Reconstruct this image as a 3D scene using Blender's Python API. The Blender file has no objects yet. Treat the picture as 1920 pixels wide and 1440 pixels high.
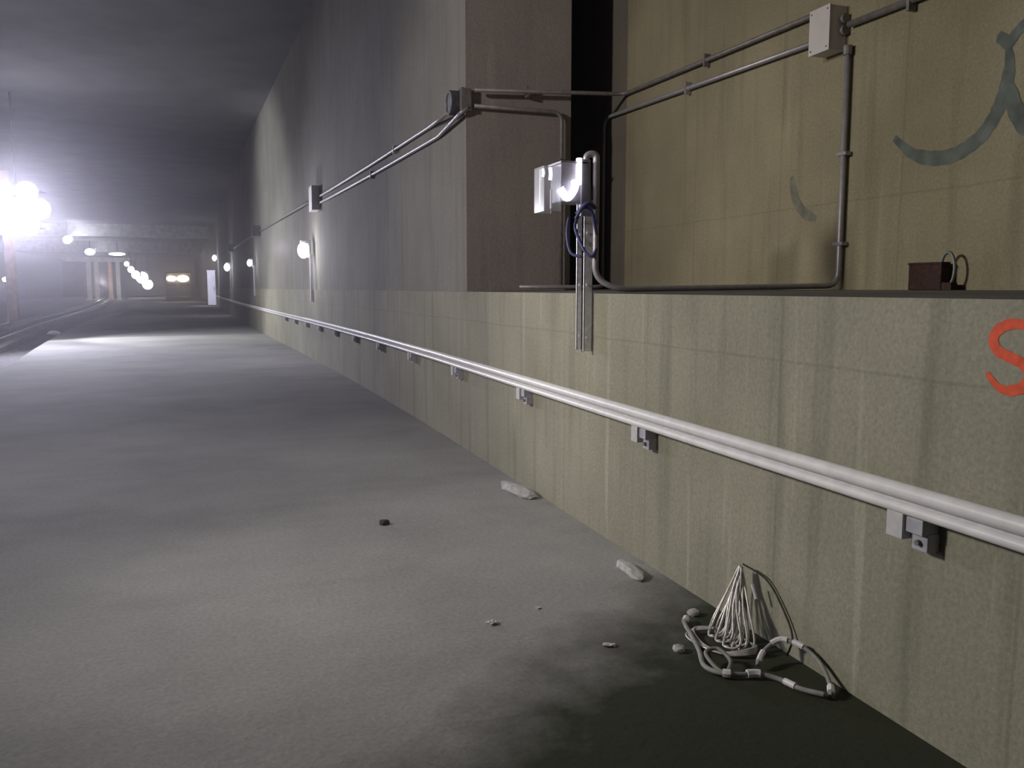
import bpy, bmesh, math, random
from mathutils import Vector, Matrix

random.seed(7)
S = bpy.context.scene
COL = S.collection
PI = math.pi

# ------------------------------------------------------------------ camera
cam_d = bpy.data.cameras.new('camera')
cam = bpy.data.objects.new('camera', cam_d)
COL.objects.link(cam)
cam.location = (0, 0, 1.6)
cam.rotation_euler = (math.radians(90 - 6.419), 0, math.radians(-19.178))
cam_d.sensor_width = 36.0
cam_d.lens = 1600.0 / 1920.0 * 36.0
cam_d.clip_end = 400
cam_d.clip_start = 0.05
S.camera = cam

# ------------------------------------------------------------------ view, world (thin dust haze in the tunnel air)
S.view_settings.view_transform = 'Standard'
S.view_settings.look = 'None'
S.view_settings.gamma = 1.0
S.view_settings.exposure = 0.0
S.view_settings.use_curve_mapping = False
w = bpy.data.worlds.new('world')
S.world = w
w.use_nodes = True
wn = w.node_tree
bgn = wn.nodes['Background']
bgn.inputs[0].default_value = (0.55, 0.5, 0.62, 1)
bgn.inputs[1].default_value = 0.0
vol = wn.nodes.new('ShaderNodeVolumeScatter')
vol.inputs['Color'].default_value = (0.93, 0.90, 1.0, 1)
vol.inputs['Density'].default_value = 0.0034
vol.inputs['Anisotropy'].default_value = 0.86
wn.links.new(vol.outputs[0], wn.nodes['World Output'].inputs['Volume'])
c = S.cycles
c.use_denoising = True
c.max_bounces = 5
c.diffuse_bounces = 3
c.glossy_bounces = 2
c.transmission_bounces = 3
c.volume_bounces = 0
c.sample_clamp_indirect = 4.0
c.use_light_tree = True


# ------------------------------------------------------------------ lamps of the place outside the frame, added fills, and the big work lights
def lamp(name, kind, loc, power, color, radius=0.1, target=None, size=None, blend=0.3, sx=1.0, sy=None):
    d = bpy.data.lights.new(name, kind)
    d.energy = power
    d.color = color
    if kind in ('POINT', 'SPOT'):
        d.shadow_soft_size = radius
    if kind == 'SPOT':
        d.spot_size = math.radians(size)
        d.spot_blend = blend
    if kind == 'AREA':
        d.shape = 'RECTANGLE'
        d.size = sx
        d.size_y = sy or sx
    o = bpy.data.objects.new(name, d)
    COL.objects.link(o)
    o.location = loc
    if target is not None:
        o.rotation_euler = (Vector(target) - Vector(loc)).to_track_quat('-Z', 'Y').to_euler()
    return o


# work lamp off to the left: lights the near walls
lamp('side_work_lamp', 'SPOT', (-4.8, 5.6, 3.9), 1220, (1.0, 0.955, 0.87), 0.45, target=(2.4, 3.7, 1.3), size=60, blend=1.0)
# lamp hung from the ceiling over the walkway, above the frame: wide soft pool on the walkway
lamp('overhead_walkway_lamp', 'SPOT', (-1.7, 6.0, 7.2), 470, (0.97, 0.95, 0.97), 0.4, target=(-1.3, 6.6, 0), size=78, blend=1.0)
# unseen fill across the tracks, added to brighten the buttress face
lamp('track_side_fill', 'SPOT', (-8.0, 3.0, 5.2), 2250, (1.0, 0.92, 0.88), 0.35, target=(3.1, 8.2, 2.6), size=40, blend=1.0)
# flood light tower (its heads are built below): beam across the walkway and wall from about 20 m on
lamp('tower_beam_light', 'SPOT', (-5.3, 29.7, 3.9), 1300, (0.92, 0.95, 1.0), 0.25, target=(4.5, 30.0, 0.1), size=108, blend=0.28)
lamp('tower_spill_light', 'POINT', (-5.6, 28.9, 3.9), 180, (0.86, 0.84, 1.0), 0.3)
lamp('tower_down_light', 'SPOT', (-5.2, 29.4, 3.8), 1150, (0.92, 0.92, 1.0), 0.25, target=(-1.8, 26.6, 0), size=104, blend=0.5)
# unseen ambient fill over the tracks, added left of the frame
lamp('track_ambient_fill', 'AREA', (-12, 12, 6.8), 420, (0.88, 0.85, 1.0), sx=6, sy=1, target=(-12, 12, 0))

# ------------------------------------------------------------------ materials
MATS = {}


def nt(name):
    m = bpy.data.materials.new(name)
    m.use_nodes = True
    t = m.node_tree
    return m, t, t.nodes['Principled BSDF'], t.nodes, t.links


def simple(name, col, rough=0.5, metal=0.0, var=0.12, scale=30, bump=0.0, emit=None, strength=0):
    m, t, b, N, L = nt(name)
    b.inputs['Roughness'].default_value = rough
    b.inputs['Metallic'].default_value = metal
    tc = N.new('ShaderNodeTexCoord')
    nz = N.new('ShaderNodeTexNoise')
    nz.inputs['Scale'].default_value = scale
    nz.inputs['Detail'].default_value = 4
    L.new(tc.outputs['Object'], nz.inputs['Vector'])
    r = N.new('ShaderNodeValToRGB')
    r.color_ramp.elements[0].position = 0.3
    r.color_ramp.elements[1].position = 0.7
    r.color_ramp.elements[0].color = [max(0, x * (1 - var)) for x in col] + [1]
    r.color_ramp.elements[1].color = [min(1, x * (1 + var)) for x in col] + [1]
    L.new(nz.outputs[0], r.inputs[0])
    L.new(r.outputs[0], b.inputs['Base Color'])
    if emit:
        b.inputs['Emission Color'].default_value = (*emit, 1)
        b.inputs['Emission Strength'].default_value = strength
    if bump:
        bp = N.new('ShaderNodeBump')
        bp.inputs['Strength'].default_value = bump
        bp.inputs['Distance'].default_value = 0.01
        L.new(nz.outputs[0], bp.inputs['Height'])
        L.new(bp.outputs[0], b.inputs['Normal'])
    MATS[name] = m
    return m


def mathn(N, L, op, a, b=None, clamp=False):
    n = N.new('ShaderNodeMath')
    n.operation = op
    n.use_clamp = clamp
    for i, v in enumerate((a, b)):
        if v is None:
            continue
        if isinstance(v, (int, float)):
            n.inputs[i].default_value = v
        else:
            L.new(v, n.inputs[i])
    return n.outputs[0]


def mixc(N, L, fac, a, b, mode='MIX'):
    n = N.new('ShaderNodeMix')
    n.data_type = 'RGBA'
    n.blend_type = mode
    for k, v in ((0, fac), (6, a), (7, b)):
        if isinstance(v, (int, float)):
            n.inputs[k].default_value = v
        elif isinstance(v, tuple):
            n.inputs[k].default_value = (*v, 1) if len(v) == 3 else v
        else:
            L.new(v, n.inputs[k])
    return n.outputs[2]


def noise(N, L, vec, scale, detail=3, rough=0.5, mapping=None):
    if mapping:
        mp = N.new('ShaderNodeMapping')
        mp.inputs['Scale'].default_value = mapping
        L.new(vec, mp.inputs['Vector'])
        vec = mp.outputs[0]
    n = N.new('ShaderNodeTexNoise')
    n.inputs['Scale'].default_value = scale
    n.inputs['Detail'].default_value = detail
    n.inputs['Roughness'].default_value = rough
    L.new(vec, n.inputs['Vector'])
    return n.outputs[0]


def ramp(N, L, v, p0, p1, c0=(0, 0, 0), c1=(1, 1, 1)):
    r = N.new('ShaderNodeValToRGB')
    r.color_ramp.elements[0].position = p0
    r.color_ramp.elements[1].position = p1
    r.color_ramp.elements[0].color = (*c0, 1)
    r.color_ramp.elements[1].color = (*c1, 1)
    L.new(v, r.inputs[0])
    return r.outputs[0]


def concrete_wall(name, dark, light, streak=0.5, seam=True, pale=0.35, zjoint=1.30):
    m, t, b, N, L = nt(name)
    b.inputs['Roughness'].default_value = 0.88
    tc = N.new('ShaderNodeTexCoord')
    V = tc.outputs['Object']
    big = noise(N, L, V, 0.9, 4, 0.55)
    colr = ramp(N, L, big, 0.3, 0.7, dark, light)
    st = noise(N, L, V, 1.0, 4, 0.6, (7.0, 7.0, 0.45))
    stf = mathn(N, L, 'MULTIPLY', ramp(N, L, st, 0.52, 0.72), streak)
    colr = mixc(N, L, stf, colr, tuple(x * 0.55 for x in dark))
    ps = noise(N, L, V, 1.0, 3, 0.5, (11.0, 11.0, 0.6))
    psf = mathn(N, L, 'MULTIPLY', ramp(N, L, ps, 0.62, 0.74), pale)
    colr = mixc(N, L, psf, colr, tuple(min(1, x * 1.5 + .03) for x in light))
    gr = noise(N, L, V, 55, 3, 0.7)
    colr = mixc(N, L, 0.5, colr, ramp(N, L, gr, 0.25, 0.75, (0.32, 0.32, 0.32), (0.70, 0.70, 0.70)), 'OVERLAY')
    if seam:
        sp = N.new('ShaderNodeSeparateXYZ')
        L.new(V, sp.inputs[0])
        wob = mathn(N, L, 'MULTIPLY', noise(N, L, V, 1.5, 2), 0.03)
        fr = mathn(N, L, 'FRACT', mathn(N, L, 'DIVIDE', mathn(N, L, 'ADD', mathn(N, L, 'ADD', sp.outputs[1], wob), 40.17), 1.22))
        ln = mathn(N, L, 'LESS_THAN', mathn(N, L, 'ABSOLUTE', mathn(N, L, 'SUBTRACT', fr, 0.5)), 0.006)
        zl = mathn(N, L, 'LESS_THAN', mathn(N, L, 'ABSOLUTE', mathn(N, L, 'SUBTRACT', mathn(N, L, 'ADD', sp.outputs[2], wob), zjoint)), 0.006)
        s = mathn(N, L, 'MULTIPLY', mathn(N, L, 'MAXIMUM', ln, zl), 0.2)
        colr = mixc(N, L, s, colr, tuple(x * 0.4 for x in dark))
    L.new(colr, b.inputs['Base Color'])
    bp = N.new('ShaderNodeBump')
    bp.inputs['Strength'].default_value = 0.35
    bp.inputs['Distance'].default_value = 0.01
    L.new(noise(N, L, V, 24, 5, 0.65), bp.inputs['Height'])
    L.new(bp.outputs[0], b.inputs['Normal'])
    MATS[name] = m
    return m


def floor_mat():
    m, t, b, N, L = nt('walkway_concrete')
    tc = N.new('ShaderNodeTexCoord')
    V = tc.outputs['Object']
    big = noise(N, L, V, 0.7, 5, 0.6)
    colr = ramp(N, L, big, 0.3, 0.7, (0.290, 0.282, 0.280), (0.400, 0.388, 0.380))
    sc = noise(N, L, V, 1.0, 4, 0.6, (0.9, 3.4, 1))
    colr = mixc(N, L, mathn(N, L, 'MULTIPLY', ramp(N, L, sc, 0.45, 0.75), 0.12), colr, (0.15, 0.14, 0.12))
    gr = noise(N, L, V, 45, 3, 0.7)
    colr = mixc(N, L, 0.5, colr, ramp(N, L, gr, 0.25, 0.75, (0.34, 0.34, 0.34), (0.68, 0.68, 0.68)), 'OVERLAY')
    # shade painted into the floor colour along the wall base, ragged outline
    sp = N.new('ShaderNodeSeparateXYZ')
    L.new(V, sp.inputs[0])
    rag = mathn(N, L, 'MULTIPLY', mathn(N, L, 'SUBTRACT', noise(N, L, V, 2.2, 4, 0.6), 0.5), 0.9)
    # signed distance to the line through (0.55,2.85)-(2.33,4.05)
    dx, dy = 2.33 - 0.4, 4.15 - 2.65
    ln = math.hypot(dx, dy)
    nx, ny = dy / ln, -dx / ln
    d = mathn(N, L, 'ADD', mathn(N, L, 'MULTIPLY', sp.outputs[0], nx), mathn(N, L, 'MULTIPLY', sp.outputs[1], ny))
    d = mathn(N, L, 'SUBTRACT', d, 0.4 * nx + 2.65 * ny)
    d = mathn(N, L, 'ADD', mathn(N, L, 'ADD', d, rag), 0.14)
    shade = ramp(N, L, mathn(N, L, 'MULTIPLY', d, 1.6, True), 0.0, 1.0)
    colr = mixc(N, L, mathn(N, L, 'MULTIPLY', shade, 0.93), colr, (0.022, 0.028, 0.010))
    L.new(colr, b.inputs['Base Color'])
    b.inputs['Roughness'].default_value = 0.9
    b.inputs['Specular IOR Level'].default_value = 0.25
    bp = N.new('ShaderNodeBump')
    bp.inputs['Strength'].default_value = 0.35
    bp.inputs['Distance'].default_value = 0.012
    L.new(noise(N, L, V, 15, 6, 0.65), bp.inputs['Height'])
    L.new(bp.outputs[0], b.inputs['Normal'])
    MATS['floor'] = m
    return m


M_LOW = concrete_wall('lower_wall_concrete', (0.262, 0.250, 0.190), (0.350, 0.333, 0.258))
M_UPR = concrete_wall('upper_wall_concrete', (0.225, 0.200, 0.128), (0.325, 0.288, 0.185), streak=0.35, pale=0.15, zjoint=2.2)
M_UPL = concrete_wall('far_wall_concrete', (0.222, 0.208, 0.178), (0.280, 0.266, 0.228), streak=0.4, pale=0.2, zjoint=4.6)
M_BUT = concrete_wall('buttress_concrete', (0.290, 0.250, 0.235), (0.350, 0.310, 0.290), streak=0.25, pale=0.2, seam=False)
M_NICHE = concrete_wall('niche_shaded_concrete', (0.13, 0.115, 0.09), (0.18, 0.16, 0.125), streak=0.3, pale=0.05, seam=False)  # colour darkened to deepen the shade inside the slot
M_LEDGE = concrete_wall('ledge_dark_top', (0.10, 0.095, 0.085), (0.17, 0.16, 0.145), streak=0.3, pale=0.1, seam=False)  # darker concrete for the ledge top
M_CEIL = concrete_wall('ceiling_concrete', (0.135, 0.130, 0.138), (0.175, 0.170, 0.180), streak=0.1, pale=0.0, seam=False)
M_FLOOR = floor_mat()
M_BALL = simple('dark_ballast', (0.12, 0.115, 0.12), 0.95, var=0.45, scale=9, bump=0.6)
M_PLINTH = simple('plinth_concrete', (0.27, 0.26, 0.27), 0.9, var=0.2, scale=4)
M_RAILW = simple('white_painted_metal', (0.86, 0.84, 0.85), 0.38, var=0.07, scale=14)
M_BRK = simple('bracket_grey_paint', (0.44, 0.44, 0.50), 0.5, var=0.12, scale=25)
M_BRK2 = simple('bracket_white_paint', (0.60, 0.58, 0.60), 0.5, var=0.1, scale=25)
M_COND = simple('galvanized_conduit', (0.24, 0.22, 0.21), 0.55, metal=0.3, var=0.2, scale=18)
M_COND2 = simple('bright_conduit', (0.40, 0.38, 0.40), 0.42, metal=0.35, var=0.12, scale=18)
M_BOX = simple('box_grey_paint', (0.66, 0.61, 0.60), 0.55, var=0.06, scale=10)
M_BOXD = simple('box_dark_metal', (0.10, 0.10, 0.125), 0.6, metal=0.3, var=0.3, scale=20)
M_STRUT = simple('strut_zinc', (0.90, 0.87, 0.97), 0.33, metal=0.0, var=0.15, scale=40)
M_HOUS = simple('lamp_housing', (0.46, 0.44, 0.50), 0.4, metal=0.2, var=0.12, scale=20)
M_BLUE = simple('blue_cable', (0.045, 0.05, 0.17), 0.5, var=0.25, scale=20)
M_STEEL = simple('rail_steel', (0.42, 0.39, 0.42), 0.35, metal=0.6, var=0.2, scale=5)
M_RUST = simple('rusty_brown_metal', (0.042, 0.015, 0.010), 0.8, metal=0.1, var=0.5, scale=30, bump=0.3)
M_RING = simple('ring_grey_metal', (0.20, 0.22, 0.20), 0.5, metal=0.4, var=0.2, scale=30)
M_ORANGE = simple('orange_spray_paint', (0.80, 0.105, 0.04), 0.75, var=0.18, scale=28)
M_BLUEG = simple('faded_blue_spray', (0.125, 0.140, 0.125), 0.85, var=0.35, scale=9)
M_WIRE = simple('bare_wire_silver', (0.66, 0.62, 0.60), 0.32, metal=0.35, var=0.25, scale=40)
M_STRAP = simple('grey_strap', (0.28, 0.28, 0.27), 0.6, var=0.2, scale=20)
M_TAPE = simple('white_tape', (0.84, 0.80, 0.85), 0.5, var=0.12, scale=60)
M_PAPER = simple('pale_litter', (0.62, 0.58, 0.60), 0.8, var=0.15, scale=40)
M_SMEAR = simple('pale_mortar', (0.50, 0.48, 0.48), 0.9, var=0.25, scale=25, bump=0.5)
M_DARKR = simple('dark_grit_and_shade', (0.06, 0.055, 0.05), 0.9, var=0.3, scale=25)
M_WHITE = simple('white_enamel', (0.80, 0.78, 0.90), 0.5, var=0.07, scale=3)
M_COLW = simple('pale_column_paint', (0.50, 0.50, 0.50), 0.7, var=0.2, scale=2)
M_COLR = simple('orange_column_paint', (0.62, 0.40, 0.26), 0.7, var=0.2, scale=2)
M_TRAIN = simple('train_dark_paint', (0.07, 0.07, 0.075), 0.5, var=0.2, scale=3)
M_GLASSD = simple('train_dark_glass', (0.02, 0.022, 0.03), 0.1, var=0.1, scale=3)
M_GLOW = simple('glowing_lens', (0.9, 0.9, 0.95), 0.4, var=0.01, emit=(0.93, 0.93, 1.0), strength=7)
M_GLOWF = simple('tower_lens', (0.9, 0.9, 0.95), 0.4, var=0.01, emit=(0.92, 0.94, 1.0), strength=14)
M_GLINT = simple('lamp_glint', (0.9, 0.9, 0.95), 0.4, var=0.01, emit=(0.90, 0.88, 1.0), strength=1.7)  # weak emission standing in for highlights on the unlit lamp
M_GLOWW = simple('warm_headlight', (1, 0.9, 0.7), 0.4, var=0.01, emit=(1.0, 0.80, 0.50), strength=25)


def glass_mat():
    m, t, b, N, L = nt('clear_lens')
    b.inputs['Base Color'].default_value = (0.9, 0.9, 0.95, 1)
    b.inputs['Roughness'].default_value = 0.15
    b.inputs['Alpha'].default_value = 0.25
    return m


M_GLASS = glass_mat()


# ------------------------------------------------------------------ mesh helpers
def link(name, bm, mat, parent=None, smooth=False):
    me = bpy.data.meshes.new(name)
    bmesh.ops.recalc_face_normals(bm, faces=bm.faces)
    bm.to_mesh(me)
    bm.free()
    me.materials.append(mat)
    if smooth:
        for p in me.polygons:
            p.use_smooth = True
    o = bpy.data.objects.new(name, me)
    COL.objects.link(o)
    if parent is not None:
        o.parent = parent
    return o


def tag(o, label, cat, group=None, kind=None):
    o['label'] = label
    if cat:
        o['category'] = cat
    if group:
        o['group'] = group
    if kind:
        o['kind'] = kind
    return o


def struct(o, label=None):
    o['kind'] = 'structure'
    if label:
        o['label'] = label
    return o


def empty(name, loc, rz=0.0):
    o = bpy.data.objects.new(name, None)
    COL.objects.link(o)
    o.location = loc
    o.rotation_euler = (0, 0, rz)
    o.empty_display_size = 0.1
    return o


def box(bm, a, b, bev=0.0):
    x0, y0, z0 = a
    x1, y1, z1 = b
    r = bmesh.ops.create_cube(bm, size=1.0)
    vs = r['verts']
    for v in vs:
        v.co = Vector(((x0 + x1) / 2 + v.co.x * (x1 - x0), (y0 + y1) / 2 + v.co.y * (y1 - y0), (z0 + z1) / 2 + v.co.z * (z1 - z0)))
    if bev:
        es = list({e for v in vs for e in v.link_edges})
        bmesh.ops.bevel(bm, geom=es, offset=bev, segments=2, affect='EDGES', profile=0.6)


def tube(bm, pts, r, n=10, closed=False):
    pts = [Vector(p) for p in pts]
    m = len(pts)
    rings = []
    prev = None
    for i, p in enumerate(pts):
        a = pts[(i - 1) % m] if (i > 0 or closed) else p
        b = pts[(i + 1) % m] if (i < m - 1 or closed) else p
        t = (b - a).normalized()
        if prev is None:
            u = t.cross(Vector((0.13, 0.21, 1)))
            if u.length < 0.05:
                u = t.cross(Vector((1, 0, 0)))
            u.normalize()
        else:
            u = (prev - t * prev.dot(t)).normalized()
        prev = u
        v = t.cross(u)
        rr = r[i] if isinstance(r, (list, tuple)) else r
        rings.append([bm.verts.new(p + (u * math.cos(2 * PI * k / n) + v * math.sin(2 * PI * k / n)) * rr) for k in range(n)])
    last = m if closed else m - 1
    for i in range(last):
        A, B = rings[i], rings[(i + 1) % m]
        for k in range(n):
            bm.faces.new((A[k], A[(k + 1) % n], B[(k + 1) % n], B[k]))
    if not closed:
        bm.faces.new(rings[0][::-1])
        bm.faces.new(rings[-1])


def bend(pts, r, seg=6):
    """polyline with rounded corners"""
    P = [Vector(p) for p in pts]
    out = [P[0]]
    for i in range(1, len(P) - 1):
        a, b, c_ = P[i - 1], P[i], P[i + 1]
        rr = min(r, (a - b).length * 0.49, (c_ - b).length * 0.49)
        p0 = b + (a - b).normalized() * rr
        p1 = b + (c_ - b).normalized() * rr
        for k in range(seg + 1):
            t = k / seg
            out.append(p0 * (1 - t) ** 2 + b * 2 * t * (1 - t) + p1 * t * t)
    out.append(P[-1])
    return out


def spline(pts, sub=8, closed=False):
    P = [Vector(p) for p in pts]
    n = len(P)
    out = []
    for i in range(n if closed else n - 1):
        g = lambda k: P[k % n] if closed else P[max(0, min(n - 1, k))]
        p0, p1, p2, p3 = g(i - 1), g(i), g(i + 1), g(i + 2)
        for k in range(sub):
            t = k / sub
            out.append(0.5 * ((2 * p1) + (p2 - p0) * t + (2 * p0 - 5 * p1 + 4 * p2 - p3) * t * t + (3 * p1 - p0 - 3 * p2 + p3) * t ** 3))
    if not closed:
        out.append(P[-1])
    return out


def cyl(bm, p0, p1, r, n=16):
    tube(bm, [p0, p1], r, n)


def lerp_tab(tab, y):
    if y <= tab[0][0]:
        return tab[0][1]
    for (a, xa), (b, xb) in zip(tab, tab[1:]):
        if y <= b:
            t = (y - a) / (b - a)
            return xa + (xb - xa) * t
    return tab[-1][1]


WALL = [(-9, 2.33), (8, 2.33), (12, 2.30), (17, 2.17), (21, 2.03), (25, 1.87), (30, 1.68), (37, 1.42), (47, 1.12), (64, .72), (90, .2), (120, -.6), (150, -1.6), (200, -3.8)]


def wx(y):
    # smoothed wall line
    return sum(lerp_tab(WALL, y + d) for d in (-1.5, -.75, 0, .75, 1.5)) / 5 if y > 9.6 else 2.33


EDGE = [(-9, -3.1), (8, -3.3), (18, -3.85), (25, -4.5), (34, -5.2), (43, -5.73), (55, -6.2), (74, -6.7), (100, -8.4), (150, -13), (200, -18)]
YS = [-8, 0, 4, 8] + [8.24] + [9 + i * 1.5 for i in range(40)] + [70 + i * 5 for i in range(27)]


def extrude_path(bm, prof, fx, ys):
    """profile [(dx,z)...] swept along x=fx(y)+dx"""
    rings = [[bm.verts.new((fx(y) + dx, y, z)) for dx, z in prof] for y in ys]
    for A, B in zip(rings, rings[1:]):
        for k in range(len(prof) - 1):
            bm.faces.new((A[k], A[k + 1], B[k + 1], B[k]))
    return rings


# ------------------------------------------------------------------ the setting
ZC = 7.5       # ceiling
ZL = 1.565     # ledge, front edge
ZB = 1.588     # ledge, back
YC = 8.24      # where the upper wall steps forward
XR = 4.09      # recessed upper wall

bm = bmesh.new()
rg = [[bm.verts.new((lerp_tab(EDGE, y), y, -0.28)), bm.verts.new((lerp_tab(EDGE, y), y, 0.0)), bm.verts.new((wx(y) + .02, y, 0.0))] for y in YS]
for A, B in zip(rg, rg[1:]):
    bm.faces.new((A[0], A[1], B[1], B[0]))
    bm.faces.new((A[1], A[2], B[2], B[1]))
struct(link('floor', bm, M_FLOOR), 'grey concrete walkway with shade painted dark by the wall')

bm = bmesh.new()
vs = [bm.verts.new(p) for p in ((-30, -8, -.28), (4, -8, -.28), (4, 205, -.28), (-30, 205, -.28))]
bm.faces.new(vs)
struct(link('floor_trackbed', bm, M_BALL), 'dark track bed left of the walkway')

bm = bmesh.new()
extrude_path(bm, [(0, -0.05), (0, ZL)], wx, YS)
extrude_path(bm, [(0, ZL), (0.06, ZL)], wx, [y for y in YS if y >= YC])
struct(link('wall_right', bm, M_LOW), 'lower right concrete wall with a ledge at eye height')

bm = bmesh.new()
v = [bm.verts.new(p) for p in ((2.33, -8, ZL), (XR, -8, ZB), (XR, YC + 2, ZB), (2.33, YC + 2, ZL))]
bm.faces.new(v)
struct(link('trim_ledge', bm, M_LEDGE), 'dark flat top of the eye-height ledge')

bm = bmesh.new()
v = [bm.verts.new(p) for p in ((XR, -8, ZL), (XR, YC - .08, ZL), (XR, YC - .08, ZC), (XR, -8, ZC))]
bm.faces.new(v)
struct(link('wall_upper_right', bm, M_UPR), 'recessed upper concrete wall above the ledge')

bm = bmesh.new()
v = [bm.verts.new(p) for p in ((2.39, YC, ZL), (3.5, YC, ZL), (3.5, YC, ZC), (2.39, YC, ZC))]
bm.faces.new(v)
v2 = [bm.verts.new(p) for p in ((3.5, YC, ZL), (3.5, YC + 2, ZL), (3.5, YC + 2, ZC), (3.5, YC, ZC))]
bm.faces.new(v2)
struct(link('wall_buttress', bm, M_BUT), 'concrete buttress face where the upper wall steps forward')
bm = bmesh.new()
v = [bm.verts.new(p) for p in ((XR, YC - .08, ZL), (XR, YC + 2, ZL), (XR, YC + 2, ZC), (XR, YC - .08, ZC))]
bm.faces.new(v)
v = [bm.verts.new(p) for p in ((3.5, YC + 2, ZL), (XR, YC + 2, ZL), (XR, YC + 2, ZC), (3.5, YC + 2, ZC))]
bm.faces.new(v)
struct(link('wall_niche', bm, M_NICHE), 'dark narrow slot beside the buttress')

bm = bmesh.new()
extrude_path(bm, [(0.06, ZL), (0.06, ZC)], wx, [y for y in YS if y >= YC])
struct(link('wall_far_right', bm, M_UPL), 'upper concrete wall running away down the tunnel')

bm = bmesh.new()
v = [bm.verts.new(p) for p in ((-30, -8, ZC), (XR, -8, ZC), (XR, 205, ZC), (-30, 205, ZC))]
bm.faces.new(v)
struct(link('ceiling', bm, M_CEIL), 'dark concrete tunnel ceiling')
bm = bmesh.new()
v = [bm.verts.new(p) for p in ((-30, -8, -.3), (-30, 205, -.3), (-30, 205, ZC), (-30, -8, ZC))]
bm.faces.new(v)
struct(link('wall_left', bm, M_UPL), 'far left tunnel wall')
bm = bmesh.new()
v = [bm.verts.new(p) for p in ((-30, 203, -.3), (4, 203, -.3), (4, 203, ZC), (-30, 203, ZC))]
bm.faces.new(v)
struct(link('wall_end', bm, M_CEIL), 'dark far end of the tunnel')
bm = bmesh.new()
v = [bm.verts.new(p) for p in ((-30, -8, -.3), (4.1, -8, -.3), (4.1, -8, ZC), (-30, -8, ZC))]
bm.faces.new(v)
struct(link('wall_back', bm, M_UPL), 'tunnel wall behind the viewer')

# ceiling girders far down the tunnel
for (y0, zb, lab, x1) in ((88, 6.35, 'nearer pale crossbeam under the far ceiling, lamp at its left end', -0.2), (120, 6.15, 'farther crossbeam low under the tunnel ceiling behind the first', -1.2)):
    bm = bmesh.new()
    box(bm, (-29.9, y0, zb), (x1, y0 + 1.0, ZC - 0.001))
    o = link('trim_crossbeam', bm, M_COLW)
    struct(o, lab)

# ------------------------------------------------------------------ track rails
RAILP = [(-8, -4.8), (10, -5.1), (20, -5.55), (30, -6.3), (40, -7.1), (52, -7.8), (67, -8.6), (90, -10.2), (130, -13.5), (200, -20)]
ys = [-8 + i * 3 for i in range(69)]
for k, lab in ((0, 'steel track rail nearest the walkway edge'), (1, 'second steel track rail from the walkway, curving away')):
    fx = lambda y, k=k: lerp_tab(RAILP, y) - 1.45 * k
    bm = bmesh.new()
    prof = [(-.07, -.12), (-.07, -.10), (-.015, -.085), (-.015, 0.0), (-.038, .01), (-.038, .045), (.038, .045), (.038, .01), (.015, 0), (.015, -.085), (.07, -.10), (.07, -.12)]
    rg = extrude_path(bm, prof, fx, ys)
    r = link('track_rail', bm, M_STEEL)
    tag(r, lab, 'rail', 'track rails left of the walkway')
    bm = bmesh.new()
    extrude_path(bm, [(-.30, -.28), (-.30, -.12), (.30, -.12), (.30, -.28)], fx, ys)
    link('rail_plinth', bm, M_PLINTH, r)

# ------------------------------------------------------------------ white side rail on the lower wall
rail = empty('wall_rail', (2.25, 2.0, 0.86))
tag(rail, 'long white double-ridged rail running along the lower wall', 'rail')
ys = [-3, 0, 4, 8] + [9 + i * 1.2 for i in range(45)] + [64, 68, 72, 78, 84, 90]


def ridge(z0, r0, out, flat=1.0):
    bm = bmesh.new()
    prof = [(out + math.cos(a) * r0 * flat * -1, z0 + math.sin(a) * r0) for a in [i * 2 * PI / 14 for i in range(14)]]
    prof.append(prof[0])
    extrude_path(bm, prof, wx, ys)
    for v in bm.verts:
        v.co -= Vector((2.25, 2.0, 0.86))
    bmesh.ops.remove_doubles(bm, verts=bm.verts, dist=0.0002)
    return bm


link('upper_ridge', ridge(0.897, 0.029, -0.085), M_RAILW, rail, True)
link('lower_ridge', ridge(0.834, 0.021, -0.075), M_RAILW, rail, True)
bm = bmesh.new()
extrude_path(bm, [(-0.052, 0.895), (-0.078, 0.89), (-0.072, 0.84), (-0.05, 0.83)], wx, ys)
for v in bm.verts:
    v.co -= Vector((2.25, 2.0, 0.86))
link('web', bm, M_BRK2, rail)

# brackets every two metres, hanging below the rail
def make_bracket(y):
    t = empty('rail_bracket', (wx(y), y, 0.81))
    bm = bmesh.new()
    box(bm, (-0.085, 0.05, -0.085), (-0.075, 0.125, 0.03), 0.002)     # flat hanger tab, far side
    box(bm, (-0.080, 0.05, -0.085), (0.0, 0.058, 0.03))
    link('hanger_tab', bm, M_BRK2, t)
    bm = bmesh.new()
    box(bm, (-0.075, -0.03, -0.055), (0.0, 0.045, 0.0), 0.004)        # arm
    box(bm, (-0.055, -0.035, -0.115), (0.0, 0.035, -0.05), 0.004)     # foot plate on the wall
    link('arm', bm, M_BRK, t)
    bm = bmesh.new()
    cyl(bm, (-0.07, 0.0, -0.085), (-0.05, 0.0, -0.085), 0.010, 8)
    link('bolt', bm, M_COND, t)
    return t


def copy_tree(o, parent=None):
    c_ = o.copy()
    COL.objects.link(c_)
    if parent is not None:
        c_.parent = parent
    for ch in list(o.children):
        copy_tree(ch, c_)
    return c_


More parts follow.
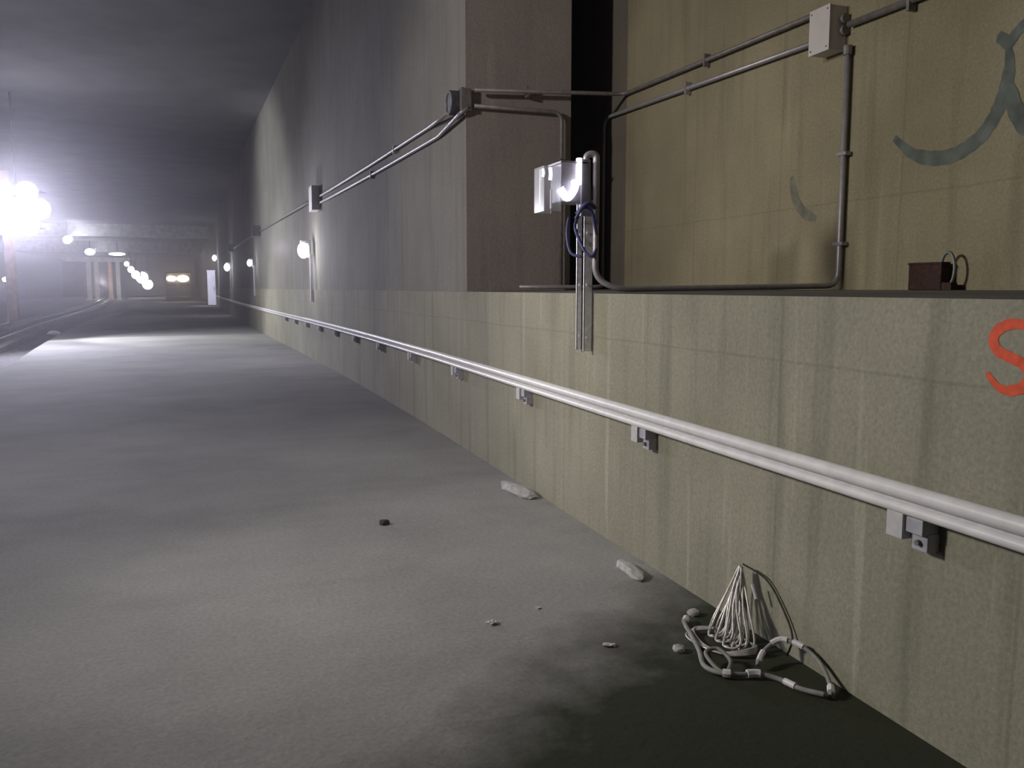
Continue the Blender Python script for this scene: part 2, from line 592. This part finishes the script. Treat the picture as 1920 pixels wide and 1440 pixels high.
bl = ['rail bracket nearest the viewer, at the right edge below the white rail',
      'rail bracket below the rail, second from the right edge',
      'rail bracket below the white rail, third from the right edge, under the lamp struts',
      'rail bracket below the white rail, fourth from the right edge',
      'rail bracket below the white rail, fifth from the right edge',
      'rail bracket below the white rail, sixth from the right edge',
      'rail bracket below the white rail, seventh from the right edge',
      'farthest discernible rail bracket, eighth from the right edge']
b0 = make_bracket(2.25)
for i, lab in enumerate(bl):
    y = 2.25 + 1.99 * i
    o = b0 if i == 0 else copy_tree(b0)
    o.location = (wx(y), y, 0.81)
    tag(o, lab, 'bracket', 'brackets under the white wall rail')
for i in range(8, 12):
    y = 2.25 + 1.99 * i
    o = copy_tree(b0)
    o.location = (wx(y), y, 0.81)
    tag(o, 'faint rail bracket far along the white wall rail, %s from the right edge' % ('ninth', 'tenth', 'eleventh', 'twelfth')[i - 8], 'bracket', 'brackets under the white wall rail')


# ------------------------------------------------------------------ conduits
def conduit(pts, r, mat, lab, rad=0.1, clips=(), group='metal conduits on the walls'):
    o = pts[0]
    base = Vector(o)
    bm = bmesh.new()
    tube(bm, [Vector(p) - base for p in bend(pts, rad)], r, 10)
    root = empty('conduit', base)
    tag(root, lab, 'conduit', group)
    link('pipe', bm, mat, root, True)
    for (p, n) in clips:                      # saddle clip: centre, axis letter along the pipe
        bm = bmesh.new()
        q = Vector(p) - base
        if n == 'y':
            box(bm, (q.x - r * 1.3, q.y - .012, q.z - r * 2.6), (q.x + r * 1.5, q.y + .012, q.z + r * 2.6), 0.003)
        elif n == 'x':
            box(bm, (q.x - .012, q.y - r * 1.3, q.z - r * 2.6), (q.x + .012, q.y + r * 1.5, q.z + r * 2.6), 0.003)
        else:
            box(bm, (q.x - r * 1.3, q.y - r * 2.4, q.z - .012), (q.x + r * 1.5, q.y + r * 2.4, q.z + .012), 0.003)
        link('saddle_clip', bm, mat, root)
    return root


conduit([(4.055, 5.11, 3.50), (4.055, 8.15, 3.575), (2.45, 8.15, 3.50)], 0.020, M_COND,
        'upper conduit from the grey box, bending across the dark slot onto the buttress', 0.12,
        [((4.055, 6.6, 3.537), 'y'), ((3.0, 8.18, 3.526), 'x')])
conduit([(4.055, 5.11, 3.31), (4.055, 8.62, 3.42), (4.055, 8.62, 1.72), (3.85, 8.16, 1.612), (2.9, 8.12, 1.61)], 0.020, M_COND2,
        'lower of two conduits from the grey box, turning down inside the dark slot', 0.14, [((4.055, 6.9, 3.368), 'y')])
conduit([(4.055, -3, 3.20), (4.055, 4.84, 3.34)], 0.022, M_COND, 'conduit leaving the grey box toward the upper right corner', 0.1, [((4.055, 4.3, 3.325), 'y')])
conduit([(2.46, 8.19, 3.36), (3.38, 8.19, 3.355), (3.38, 8.19, 1.60)], 0.020, M_COND,
        'conduit turning down the buttress face beside the dark slot', 0.10, [((3.38, 8.19, 2.9), 'z')])

# conduits along the far upper wall
WPOS = lambda y, z, off=0.0: (wx(y) + 0.06 - 0.03 - off, y, z)


def slope_z(y, z0=3.42):
    return z0 + (y - 8.4) * 0.006


pts = [(2.28, 8.5, 3.34)] + [WPOS(y, 3.40 + (y - 10) * 0.011) for y in (9.6, 11, 13, 15, 17, 18.35)]
conduit(pts, 0.021, M_COND2, 'upper of the two slanting conduits left of the round box', 0.3, [((wx(11.4) + .03, 11.4, 3.415), 'y'), ])
pts = [(2.40, 8.19, 3.34), (2.32, 8.2, 3.28)] + [WPOS(y, 3.24 + (y - 10) * 0.014) for y in (9.2, 11, 13, 15, 17, 18.4)]
conduit(pts, 0.021, M_COND2, 'lower of the two slanting conduits left of the round box', 0.12, [((wx(13) + .03, 13, 3.28), 'y')])
pts = [WPOS(y, 3.50 + (y - 19) * 0.008) for y in (19, 22, 25, 28, 31.8)]
conduit(pts, 0.03, M_COND, 'far conduit between the second and third boxes on the receding wall', 0.3)
pts = [WPOS(y, 3.62 + (y - 33) * 0.006) for y in (32.6, 36, 40, 44, 48.8)]
conduit(pts, 0.04, M_COND, 'farthest conduit beyond the third box on the receding wall', 0.3)

# vertical conduit below the near box, along the ledge and up to the lamp in a swan-neck
conduit([(4.055, 4.84, 3.18), (4.055, 4.84, 1.615), (2.42, 4.93, 1.592), (2.30, 5.0, 1.66), (2.30, 5.0, 2.38)], 0.019, M_COND2,
        'conduit dropping from the grey box and crossing the ledge to the lamp', 0.10, [((4.055, 4.84, 2.5), 'z'), ((4.055, 4.84, 1.9), 'z')])


# ------------------------------------------------------------------ junction boxes
def jbox(name, loc, size, mat, lab, cover=True, rz=0, matc=None):
    t = empty(name, loc, rz)
    tag(t, lab, 'junction box')
    sx, sy, sz = size
    bm = bmesh.new()
    box(bm, (-sx, -sy / 2, -sz / 2), (0, sy / 2, sz / 2), 0.006)
    link('body', bm, mat, t)
    if cover:
        bm = bmesh.new()
        box(bm, (-sx - 0.006, -sy / 2 - .004, -sz / 2 - .004), (-sx + 0.001, sy / 2 + .004, sz / 2 + .004), 0.002)
        cv = link('cover', bm, matc or mat, t)
        for a in (-1, 1):
            for b in (-1, 1):
                bm = bmesh.new()
                cyl(bm, (-sx - .010, a * sy * .4, b * sz * .42), (-sx - .004, a * sy * .4, b * sz * .42), 0.006, 8)
                link('screw', bm, M_COND, cv)
    return t


t = jbox('junction_box', (4.089, 5.00, 3.335), (0.14, 0.20, 0.29), M_BOX, 'light grey rectangular box high on the recessed wall at the top right')
for (y, z, ax) in ((-.115, .055, 'y'), (-.115, -.02, 'y')):
    bm = bmesh.new()
    cyl(bm, (-.035, y - .02, z), (-.035, y + .02, z), 0.032, 12)
    link('hub', bm, M_COND, t)
bm = bmesh.new()
cyl(bm, (-.035, -.16, -.19), (-.035, -.16, -.13), 0.030, 12)
link('hub', bm, M_COND, t)

# round dark box at the wall corner
t = empty('junction_box', (2.38, 8.42, 3.42))
tag(t, 'dark round box at the wall corner above the slanting conduits', 'junction box')
bm = bmesh.new()
cyl(bm, (0, 0, 0), (-0.11, 0, 0), 0.12, 20)
box(bm, (-0.02, -0.14, -0.13), (0.0, 0.14, 0.13), 0.005)
link('body', bm, M_BOXD, t)
bm = bmesh.new()
tube(bm, [(-0.11, math.cos(a) * .105, math.sin(a) * .105) for a in [i * 2 * PI / 20 for i in range(20)]], 0.014, 8, closed=True)
link('rim', bm, M_COND, t)
bm = bmesh.new()
box(bm, (-0.05, -0.24, -0.11), (0.05, -0.17, 0.10), 0.004)
link('side_plate', bm, M_COND, t)

y = 18.7
jbox('junction_box', (wx(y) + .055, y, 3.47), (0.16, 0.55, 0.50), M_BOX, 'pale square box above the nearest glowing wall lamp')
y = 32.2
jbox('junction_box', (wx(y) + .055, y, 3.62), (0.26, 0.5, 0.36), M_BOXD, 'small dark box at the end of the slanting far conduit')
y = 49.2
jbox('junction_box', (wx(y) + .055, y, 3.76), (0.30, 0.6, 0.42), M_BOX, 'tiny pale box far down the receding wall')

# ------------------------------------------------------------------ near lamp on struts
t = empty('wall_lamp', (2.25, 5.1, 1.19))
tag(t, 'unlit silvery lamp on two struts rising above the ledge, blue cable tied round it', 'lamp')


def L_(bm_, name, mat, par=t, smooth=False):
    for v in bm_.verts:
        v.co -= Vector((2.25, 5.1, 1.19))
    return link(name, bm_, mat, par, smooth)


for (ya, yb, xa) in ((5.255, 5.275, 2.285), (5.085, 5.105, 2.262)):
    bm = bmesh.new()       # slotted channel standing off the wall: web and two lips
    box(bm, (xa, ya, 1.19), (2.322, ya + .004, 2.16))
    box(bm, (xa, ya, 1.19), (xa + .004, yb, 2.16))
    box(bm, (2.318, ya, 1.19), (2.322, yb, 2.16))
    box(bm, (xa, yb - .004, 1.19), (xa + .012, yb, 2.16))
    for z in (1.28, 1.62, 1.95):
        cyl(bm, (xa + .02, ya - .008, z), (xa + .02, ya, z), .008, 6)
    L_(bm, 'strut', M_STRUT)
# housing
bm = bmesh.new()
box(bm, (2.07, 5.02, 2.135), (2.24, 5.20, 2.375), 0.008)
box(bm, (2.06, 5.00, 2.37), (2.25, 5.22, 2.385), 0.003)
hs = L_(bm, 'housing', M_HOUS)
bm = bmesh.new()
box(bm, (1.955, 5.02, 2.075), (2.068, 5.025, 2.350))
box(bm, (1.955, 5.185, 2.075), (2.068, 5.19, 2.350))
box(bm, (1.955, 5.02, 2.345), (2.068, 5.19, 2.352))
box(bm, (1.955, 5.02, 2.075), (1.960, 5.19, 2.352))
L_(bm, 'lens', M_GLASS)
for (x0, z0, z1, wd) in ((1.964, 2.29, 2.335, .018), (2.012, 2.27, 2.345, .024)):
    bm = bmesh.new()
    tube(bm, spline([(x0, 5.06, z0), (x0, 5.05, (z0 + z1) / 2), (x0, 5.06, z1)]), wd / 2, 10)
    L_(bm, 'lens_glint', M_GLINT)  # glowing slivers imitating reflections in the lens
bm = bmesh.new()
tube(bm, spline([(2.055, 5.00, 2.215), (2.10, 4.995, 2.16), (2.145, 4.99, 2.21), (2.150, 4.985, 2.27)], 6), [0.026] * 18 + [0.016], 10)
L_(bm, 'cup_glint', M_GLINT, smooth=True)  # glowing curved piece imitating a reflected highlight
bm = bmesh.new()
box(bm, (2.168, 4.985, 2.24), (2.196, 5.02, 2.405), 0.004)
L_(bm, 'edge_glint', M_GLINT)  # highlight along the housing edge, made as a glowing strip
bm = bmesh.new()
box(bm, (1.962, 5.10, 2.085), (1.972, 5.12, 2.34))
box(bm, (2.035, 5.10, 2.10), (2.043, 5.12, 2.22))
L_(bm, 'lens_frame', M_STRUT)
# swan neck
bm = bmesh.new()
tube(bm, bend([(2.265, 5.02, 2.05), (2.235, 5.02, 2.43), (2.30, 5.0, 2.44), (2.30, 5.0, 2.0)], 0.045, 8), 0.021, 10)
L_(bm, 'swan_neck_pipe', M_COND2, smooth=True)
bm = bmesh.new()
box(bm, (2.20, 5.00, 2.05), (2.262, 5.05, 2.40), 0.006)
L_(bm, 'back_plate', M_HOUS)
# blue cable wrapped round
bm = bmesh.new()
tube(bm, spline([(2.16, 5.0, 2.03), (2.19, 4.97, 2.09), (2.225, 4.96, 2.095), (2.26, 4.96, 2.06), (2.29, 4.98, 1.97), (2.31, 5.0, 1.88), (2.27, 4.97, 1.80), (2.235, 5.0, 1.82), (2.215, 5.06, 1.90), (2.21, 5.12, 1.99), (2.20, 5.05, 2.05)], 6), 0.010, 8)
tube(bm, spline([(2.17, 5.0, 2.06), (2.20, 4.96, 2.11), (2.24, 4.955, 2.12), (2.28, 4.97, 2.10)], 6), 0.014, 8)
tube(bm, spline([(2.21, 5.22, 2.06), (2.205, 5.24, 1.95), (2.215, 5.2, 1.83), (2.25, 5.1, 1.80)], 6), 0.010, 8)
L_(bm, 'blue_cable', M_BLUE, smooth=True)['label'] = 'blue cable looped round the struts'


# ------------------------------------------------------------------ glowing wall lamps down the tunnel
def far_lamp(y, ztop, lab, power, sc=1.0, pole=True, em=M_GLOW, zb=None, col=(0.92, 0.92, 1.0)):
    x = wx(y) - 0.16
    t = empty('wall_lamp', (x, y, ztop))
    tag(t, lab, 'lamp', 'glowing wall lamps along the receding wall')
    if pole:
        zb_ = (zb if zb is not None else 1.30) - ztop
        bm = bmesh.new()
        box(bm, (.10, -.05 * sc, zb_), (.155, .0, -0.1), 0.004)
        link('strut', bm, M_WHITE, t)
        bm = bmesh.new()
        box(bm, (.06, -.02, -0.18), (.10, .02, 0.10))
        link('arm', bm, M_STRUT, t)
    bm = bmesh.new()
    box(bm, (-.08 * sc, -.02, .13 * sc), (.13 * sc, .20 * sc, .20 * sc), 0.01)
    box(bm, (.07 * sc, .0, -.10 * sc), (.13 * sc, .2 * sc, .16 * sc), 0.01)
    link('housing', bm, M_HOUS, t)
    bm = bmesh.new()
    bmesh.ops.create_uvsphere(bm, u_segments=16, v_segments=10, radius=1)
    for v in bm.verts:
        v.co = Vector((v.co.x * .125, v.co.y * .11, v.co.z * .175)) * sc + Vector((-0.03, 0, -.02)) * sc
    link('lens', bm, em, t, True)
    if power:
        l = lamp('wall_lamp_light', 'POINT', (0, 0, 0), power * .5, col, 0.12 * sc)
        l.parent = t
        l.location = (-0.48 * sc, -0.1 * sc, 0)
    return t


far_lamp(19.4, 2.44, 'big glowing lamp on a thin pale pole, nearest of the lit wall lamps', 95)
far_lamp(34.3, 2.56, 'dimmer glowing lamp on a pole, second along the receding wall', 28, .75)
far_lamp(52.6, 2.82, 'glowing lamp on a pole between the white cabinet and the second lit lamp', 100, 1.3)
far_lamp(80.5, 4.25, 'small glowing lamp hanging directly above the tall white cabinet', 80, 1.5, pole=False)

# ------------------------------------------------------------------ flood light tower
t = empty('floodlight_cluster', (-5.62, 30.2, -0.28))
tag(t, 'blazing cluster of floodlights at the left edge', 'floodlight')
bm = bmesh.new()
cyl(bm, (0, 0, 3.9), (0, 0, ZC + .30), 0.03, 12)
link('hanger_mast', bm, M_TRAIN, t)
bm = bmesh.new()
for z in (3.72, 4.28, 4.84):
    box(bm, (-.85, -.03, z - .03), (.85, .03, z + .03))
link('crossbar', bm, M_TRAIN, t)
for (hx, hz) in ((-.32, 3.80), (.32, 3.80), (-.64, 4.30), (0, 4.30), (.64, 4.30), (-.32, 4.80), (.32, 4.80)):
    bm = bmesh.new()
    cyl(bm, (hx, -.20, hz), (hx, .0, hz), .33, 20)
    h = link('lamp_head', bm, M_HOUS, t)
    bm = bmesh.new()
    cyl(bm, (hx, -.24, hz), (hx, -.201, hz), .31, 20)
    link('lens', bm, M_GLOWF, h)
glow = lamp('tower_front_light', 'SPOT', (-5.65, 29.5, 4.0), 4300, (0.80, 0.80, 1.0), 0.35, target=(-4.0, 14, -1.5), size=96, blend=1.0)

# column behind the tower, lit by it and by an added fill
bm = bmesh.new()
x, y = -9.75, 50
box(bm, (x - .22, y - .22, -.28), (x + .22, y + .22, ZC), 0.02)
o = link('column', bm, M_COLR)
tag(o, 'tall column lit warm below the floodlights at the left edge', 'column')
lamp('column_wash_fill', 'POINT', (-9.4, 47.8, 5.2), 90, (1.0, 0.86, 0.80), 0.2)  # added unseen fill on the column, no fixture

# ------------------------------------------------------------------ far columns
cl = [(-18.5, M_COLW, 'far pale column, leftmost of the row of four'), (-17.35, M_COLW, 'far dim column, second from left in the row of four'),
      (-15.35, M_COLR, 'far orange-lit column, third from left in the row of four'), (-14.25, M_COLW, 'far pale column, rightmost of the row of four')]
for x, m, lab in cl:
    t = empty('column', (x, 150, -.28))
    tag(t, lab, 'column', 'row of four far columns')
    bm = bmesh.new()
    box(bm, (-.05, -.3, 0), (.05, .3, 6.0))
    box(bm, (-.28, -.33, 0), (.28, -.27, 6.0))
    box(bm, (-.28, .27, 0), (.28, .33, 6.0))
    link('shaft', bm, m, t)
    bm = bmesh.new()
    box(bm, (-.45, -.45, 0), (.45, .45, .2))
    link('base', bm, m, t)
bm = bmesh.new()
box(bm, (-22, 149.6, 5.7), (-12.5, 150.4, 6.4))
struct(link('trim_lintel', bm, M_COLW), 'beam resting on the row of four far columns')
lamp('column_row_light', 'POINT', (-15.8, 143.5, 2.4), 500, (1, .92, .88), 0.3)


# ------------------------------------------------------------------ distant lamps
def tunnel_lamp(loc, r, lab, power=0, col=(.9, .93, 1.0), em=M_GLOW, group='distant tunnel lamps', off=(0, -1.2, -.3), stretch=1.0, hang=True):
    t = empty('tunnel_lamp', loc)
    tag(t, lab, 'lamp', group)
    bm = bmesh.new()
    box(bm, (-r * 1.1 * stretch, 0.0, -r * .4), (r * 1.1 * stretch, r * 1.6, r * 1.1), 0.02)
    link('housing', bm, M_TRAIN, t)
    bm = bmesh.new()
    bmesh.ops.create_uvsphere(bm, u_segments=14, v_segments=8, radius=r)
    for v in bm.verts:
        v.co.x *= stretch
        v.co.y *= .6
    link('lens', bm, em, t, True)
    bm = bmesh.new()
    if hang:
        cyl(bm, (0, r * .8, r), (0, r * .8, ZC - loc[2] + .05), .04, 8)
        link('hanger_rod', bm, M_TRAIN, t)
    else:
        cyl(bm, (0, r * .8, r * .5), (0, r * .8, -.28 - loc[2]), .03, 8)
        link('post', bm, M_TRAIN, t)
    if power:
        l = lamp('tunnel_lamp_light', 'POINT', (0, 0, 0), power, col, .25)
        l.parent = t
        l.location = off
    return t


tunnel_lamp((-12.25, 86.4, 5.9), .36, 'bright distant lamp at the left end of the nearer crossbeam', 300, off=(.5, -.4, 0.1))
tunnel_lamp((-14.3, 118.2, 6.05), .42, 'distant lamp at the left end of the farther crossbeam', 120, off=(.8, -.5, 0.0), stretch=1.4)
tunnel_lamp((-11.3, 119.0, 5.85), .20, 'thin strip lamp glowing under the farther crossbeam', 0, stretch=5)
tunnel_lamp((-12.05, 60, 2.12), .15, 'tiny white lamp low at the left edge of the frame', 40, hang=False)
seq = [(238, (-12.05, 140, 5.15), .38, 'topmost lamp of the bright slanting cluster'), (1, (-11.75, 143, 4.4), .50, 'second lamp down the bright slanting cluster'),
       (2, (-11.35, 146, 3.65), .65, 'middle lamp of the bright slanting cluster, left of the train'), (3, (-10.75, 150, 3.25), .95, 'largest lamp of the bright slanting cluster'),
       (4, (-10.3, 155, 2.2), .85, 'lowest lamp of the bright slanting cluster')]
for k, (q, loc, r, lab) in enumerate(seq):
    tunnel_lamp(loc, r, lab, 110 if k == 3 else 0, group='slanting cluster of distant lamps', off=(0, -2.5, .3))

# ------------------------------------------------------------------ distant train
t = empty('train', (-3.95, 110, -.28))
tag(t, 'distant dark train front with two warm headlights', 'train')
bm = bmesh.new()
box(bm, (-1.45, 0, .35), (1.45, 16, 3.75), .18)
link('body', bm, M_TRAIN, t)
for s in (-1, 1):
    bm = bmesh.new()
    box(bm, (s * .75 - .5, -.03, 2.1 + .0), (s * .75 + .5, .0, 2.45), .01)
    link('windscreen', bm, M_GLASSD, t)
bm = bmesh.new()
box(bm, (-1.3, -.25, .55), (1.3, 0, .9), .04)
link('bumper', bm, M_TRAIN, t)
for k, (s, r) in enumerate(((-.72, .36), (.55, .44))):
    bm = bmesh.new()
    cyl(bm, (s, -.16, 3.0), (s, -.05, 3.0), r, 20)
    for v in bm.verts:
        v.co.x = s + (v.co.x - s) * 1.5
        v.co.z = 3.0 + (v.co.z - 3.0) * .85
    h = link('headlight', bm, M_GLOWW, t)
l = lamp('headlight_beam', 'SPOT', (-4.0, 109.5, 2.7), 80, (1.0, .8, .55), .4, target=(-3.8, 90, 1.6), size=130, blend=1)

# ------------------------------------------------------------------ tall white cabinet far on the walkway
t = empty('cabinet', (-.14, 80, 0))
tag(t, 'tall narrow white cabinet standing on the walkway by the far wall', 'cabinet')
bm = bmesh.new()
box(bm, (-.34, 0, .12), (.34, .6, 3.05), .02)
link('body', bm, M_WHITE, t)
bm = bmesh.new()
box(bm, (-.29, -.03, .3), (.29, 0, 2.85), .01)
d = link('door', bm, M_WHITE, t)
bm = bmesh.new()
box(bm, (.18, -.07, 1.4), (.22, -.03, 1.7))
link('handle', bm, M_TRAIN, d)
bm = bmesh.new()
box(bm, (-.36, -.02, 3.05), (.36, .62, 3.15), .01)
link('cap', bm, M_WHITE, t)
bm = bmesh.new()
box(bm, (-.32, .02, 0), (.32, .58, .12))
link('plinth', bm, M_TRAIN, t)
lamp('cabinet_fill_spot', 'SPOT', (-3.0, 73, 5.5), 2600, (.85, .84, 1.0), .2, target=(-.14, 80, 1.8), size=34, blend=.6)  # added unseen spot that brightens the cabinet

# ------------------------------------------------------------------ rusty box with loop handle on the ledge
t = empty('lidded_tin', (4.02, 4.02, ZB - .001))
tag(t, 'rusty brown tin with an upright loop handle standing on the ledge', 'tin')
bm = bmesh.new()
box(bm, (-.03, -.125, 0), (.03, .125, .158), .008)
link('body', bm, M_RUST, t)
bm = bmesh.new()
box(bm, (-.034, -.129, .150), (.034, .129, .164), .004)
link('lid', bm, M_RUST, t)
bm = bmesh.new()
tube(bm, [(-.01, -.150 + math.cos(a) * .050, .120 + math.sin(a) * .098) for a in [i * 2 * PI / 28 for i in range(28)]], .009, 8, closed=True)
link('loop_handle', bm, M_RING, t, True)
bm = bmesh.new()
box(bm, (-.025, -.195, 0), (.025, -.12, .045), .006)
link('foot', bm, M_RUST, t)


# ------------------------------------------------------------------ graffiti: paint on the walls
def paint(name, strokes, x, width, mat, lab, cat='graffiti', thick=0.0015):
    bm = bmesh.new()
    for k, (pts, ws) in enumerate(strokes):
        P = spline([(0, a, b) for a, b in pts], 10)
        n = len(P)
        A, B = [], []
        for i, p in enumerate(P):
            a = P[max(0, i - 1)]
            b = P[min(n - 1, i + 1)]
            tt = (b - a).normalized()
            nn = Vector((0, -tt.z, tt.y))
            wv = width * ws * (0.95 + 0.05 * math.sin(i * 0.9)) * min(1, .45 + 3.0 * min(i, n - 1 - i) / n)
            off = -thick - k * 0.0006
            A.append(bm.verts.new((x + off, p.y + nn.y * wv, p.z + nn.z * wv)))
            B.append(bm.verts.new((x + off, p.y - nn.y * wv, p.z - nn.z * wv)))
        for i in range(n - 1):
            bm.faces.new((A[i], A[i + 1], B[i + 1], B[i]))
    o = link(name, bm, mat)
    tag(o, lab, cat)
    return o


paint('graffiti_letter', [([(1.895, 1.452), (1.93, 1.482), (1.985, 1.490), (2.035, 1.470), (2.052, 1.435), (2.03, 1.402), (1.985, 1.385), (1.940, 1.368), (1.918, 1.335), (1.935, 1.300), (1.98, 1.283), (2.025, 1.290), (2.068, 1.330)], 1.0)],
      2.33, 0.0185, M_ORANGE, 'orange spray-painted letter S on the lower wall at the right edge')
paint('graffiti_arc', [([(4.42, 2.54), (4.28, 2.43), (4.13, 2.375), (3.97, 2.365), (3.86, 2.395), (3.76, 2.45), (3.69, 2.53), (3.645, 2.62), (3.62, 2.70), (3.61, 2.80), (3.625, 2.89)], 1.0),
                       ([(3.625, 2.89), (3.66, 2.94), (3.70, 2.96)], .7), ([(3.625, 2.88), (3.58, 2.95), (3.50, 2.99), (3.40, 3.0)], .7),
                       ([(3.62, 2.70), (3.58, 2.60), (3.52, 2.49), (3.44, 2.40)], 1.1)],
      XR, 0.046, M_BLUEG, 'faded blue-grey spray-painted curve on the recessed wall, top right')
paint('graffiti_mark', [([(5.43, 2.42), (5.38, 2.26), (5.28, 2.15), (5.14, 2.09)], 1.0)], XR, 0.040, simple('faint_grey_spray', (0.165, 0.16, 0.125), .9, var=.3, scale=12), 'short faint dark spray mark left of the vertical conduit')

# faint pale mineral outline on the receding wall
# ------------------------------------------------------------------ coil of wire leaning on the wall
base = Vector((2.2, 3.2, 0))
bm = bmesh.new()
rnd = random.Random(3)
top = Vector((2.27, 3.28, .315))
for k in range(11):
    f = k / 10
    by = 3.30 - f * .20
    bx = 2.12 + .03 * math.sin(k * 2.1)
    tp = top + Vector((rnd.uniform(-.02, .0), rnd.uniform(-.018, .018), rnd.uniform(-.03, .01)))
    wd = .012 + rnd.random() * .02
    pts = [tp, Vector((bx + .10, by * .55 + tp.y * .45 + wd, .19)), Vector((bx + .03, by + wd, .06)), Vector((bx - .02, by - .03, .012 + .008 * (k % 3))),
           Vector((bx + .03, by - .05 - wd, .05)), Vector((bx + .09, by * .5 + tp.y * .5 - wd, .17))]
    tube(bm, [p - base for p in spline(pts, 7, closed=True)], .0052, 6, closed=True)
# a flattened loop at the bottom
for k in range(4):
    tube(bm, [p - base for p in spline([(2.02 + k * .012, 3.33, .01 + k * .006), (1.99 + k * .01, 3.2, .012), (2.06, 3.05 + k * .01, .012), (2.17, 3.02, .02 + k * .008), (2.2, 3.1, .03), (2.15, 3.25, .04)], 7, closed=True)], .0045, 6, closed=True)
o = empty('wire_coil', base)
tag(o, 'silver wire coil leaning upright against the wall base', 'wire')
link('wire', bm, M_WIRE, o, True)
bm = bmesh.new()
tube(bm, [p - base for p in spline([(2.26, 3.18, .265), (2.262, 3.165, .235), (2.262, 3.15, .205)], 4)], .008, 8)
link('binding', bm, M_TAPE, o)
bm = bmesh.new()
tube(bm, [p - base for p in spline([(2.27, 3.27, .33), (2.31, 3.14, .29), (2.315, 3.02, .19), (2.31, 2.95, .10), (2.27, 2.93, .03)], 8)], .0045, 6)
link('coil_shadow_arc', bm, M_DARKR, o)  # dark arc standing in for the coil's shadow on the wall

# tangled cable with white tape bands on the floor
base = Vector((2.0, 2.95, 0))
cab = empty('taped_cable', base)
tag(cab, 'grey cable with white tape bands lying in loops on the dark floor', 'cable')
path = [(2.10, 3.47, .02), (2.05, 3.40, .02), (2.01, 3.28, .02), (1.96, 3.13, .015), (1.90, 2.99, .015), (1.92, 2.90, .02), (1.99, 2.86, .02), (2.06, 2.84, .02), (2.12, 2.78, .015), (2.15, 2.68, .015), (2.20, 2.60, .02)]
bm = bmesh.new()
tube(bm, [p - base for p in spline(path, 8)], .011, 8)
tube(bm, [p - base for p in spline([(1.93, 2.94, .02), (1.93, 3.03, .05), (1.99, 3.03, .06), (2.0, 2.95, .04), (1.95, 2.90, .02)], 8, closed=True)], .009, 8, closed=True)
loop = [(2.10, 2.90, .03), (2.17, 2.95, .06), (2.24, 2.94, .10), (2.285, 2.86, .10), (2.30, 2.76, .07), (2.27, 2.66, .03), (2.22, 2.59, .02)]
tube(bm, [p - base for p in spline(loop, 8)], .0095, 8)
link('cable', bm, M_STRAP, cab, True)
PP = spline(path, 8)
LP = spline(loop, 8)
for (Q, i0, i1, r) in ((PP, 2, 6, .017), (PP, 41, 44, .018), (PP, 51, 57, .018), (PP, 66, 70, .014), (LP, 2, 7, .013), (LP, 12, 19, .014), (LP, 21, 25, .013), (LP, 42, 46, .015)):
    bm = bmesh.new()
    tube(bm, [p - base + Vector((0, 0, .002)) for p in Q[i0:i1 + 1]], r, 8)
    link('tape_band', bm, M_TAPE, cab)


# ------------------------------------------------------------------ litter and rubble
def chip(name, loc, size, mat, lab, cat, rz=0, seed=0, group=None):
    rr = random.Random(seed)
    bm = bmesh.new()
    bmesh.ops.create_icosphere(bm, subdivisions=2, radius=1)
    for v in bm.verts:
        k = 1 + rr.uniform(-.16, .16)
        v.co = Vector((v.co.x * size[0] * k, v.co.y * size[1] * k, max(-.6, v.co.z * k) * size[2]))
    o = link(name, bm, mat)
    o.location = (loc[0], loc[1], size[2] * .58)
    o.rotation_euler = (0, 0, rz)
    tag(o, lab, cat, group)
    return o


def scrap(name, loc, size, mat, lab, cat, rz=0, seed=0):
    rr = random.Random(seed)
    bm = bmesh.new()
    n = 5
    g = [[bm.verts.new(((i / (n - 1) - .5) * size[0], (j / (n - 1) - .5) * size[1], .006 + rr.uniform(0, size[2]))) for j in range(n)] for i in range(n)]
    for i in range(n - 1):
        for j in range(n - 1):
            bm.faces.new((g[i][j], g[i + 1][j], g[i + 1][j + 1], g[i][j + 1]))
    r = bmesh.ops.extrude_face_region(bm, geom=list(bm.faces))
    for v in [e for e in r['geom'] if isinstance(e, bmesh.types.BMVert)]:
        v.co.z -= .004
    o = link(name, bm, mat)
    o.location = (loc[0], loc[1], 0)
    o.rotation_euler = (0, 0, rz)
    tag(o, lab, cat)
    return o


scrap('paper_scrap', (1.20, 3.75), (.042, .05, .012), M_PAPER, 'small white scrap on the open walkway, farthest left of the litter', 'litter', .2, 1)
scrap('paper_scrap', (1.62, 3.33), (.055, .035, .008), M_PAPER, 'flat pale oblong scrap between the white scrap and the cable', 'litter', -.35, 2)
chip('pebble', (1.89, 3.18), (.026, .030, .020), M_SMEAR, 'round pale pebble just left of the taped cable', 'stone', .3, 3)
chip('stone', (2.17, 3.53), (.03, .03, .02), M_SMEAR, 'small grey stone behind the cable end at the wall base', 'stone', .4, 4)
chip('grit_lump', (1.04, 5.64), (.035, .035, .022), M_DARKR, 'dark lump alone in the middle of the walkway', 'debris', .1, 5)
scrap('paper_scrap', (1.48, 3.86), (.02, .02, .004), M_PAPER, 'tiny faint scrap between the two pale scraps', 'litter', .5, 9)
chip('mortar_heap', (2.20, 6.20), (.075, .30, .035), M_SMEAR, 'farther low heap of pale mortar along the wall base', 'rubble', .12, 6, 'mortar heaps along the wall base')
chip('mortar_heap', (2.17, 4.20), (.05, .19, .028), M_SMEAR, 'nearer low heap of pale mortar along the wall base', 'rubble', -.05, 7, 'mortar heaps along the wall base')
chip('stone', (-5.2, 32.6), (.22, .18, .10), M_PAPER, 'pale lump far off at the walkway edge, left', 'debris', .1, 8)
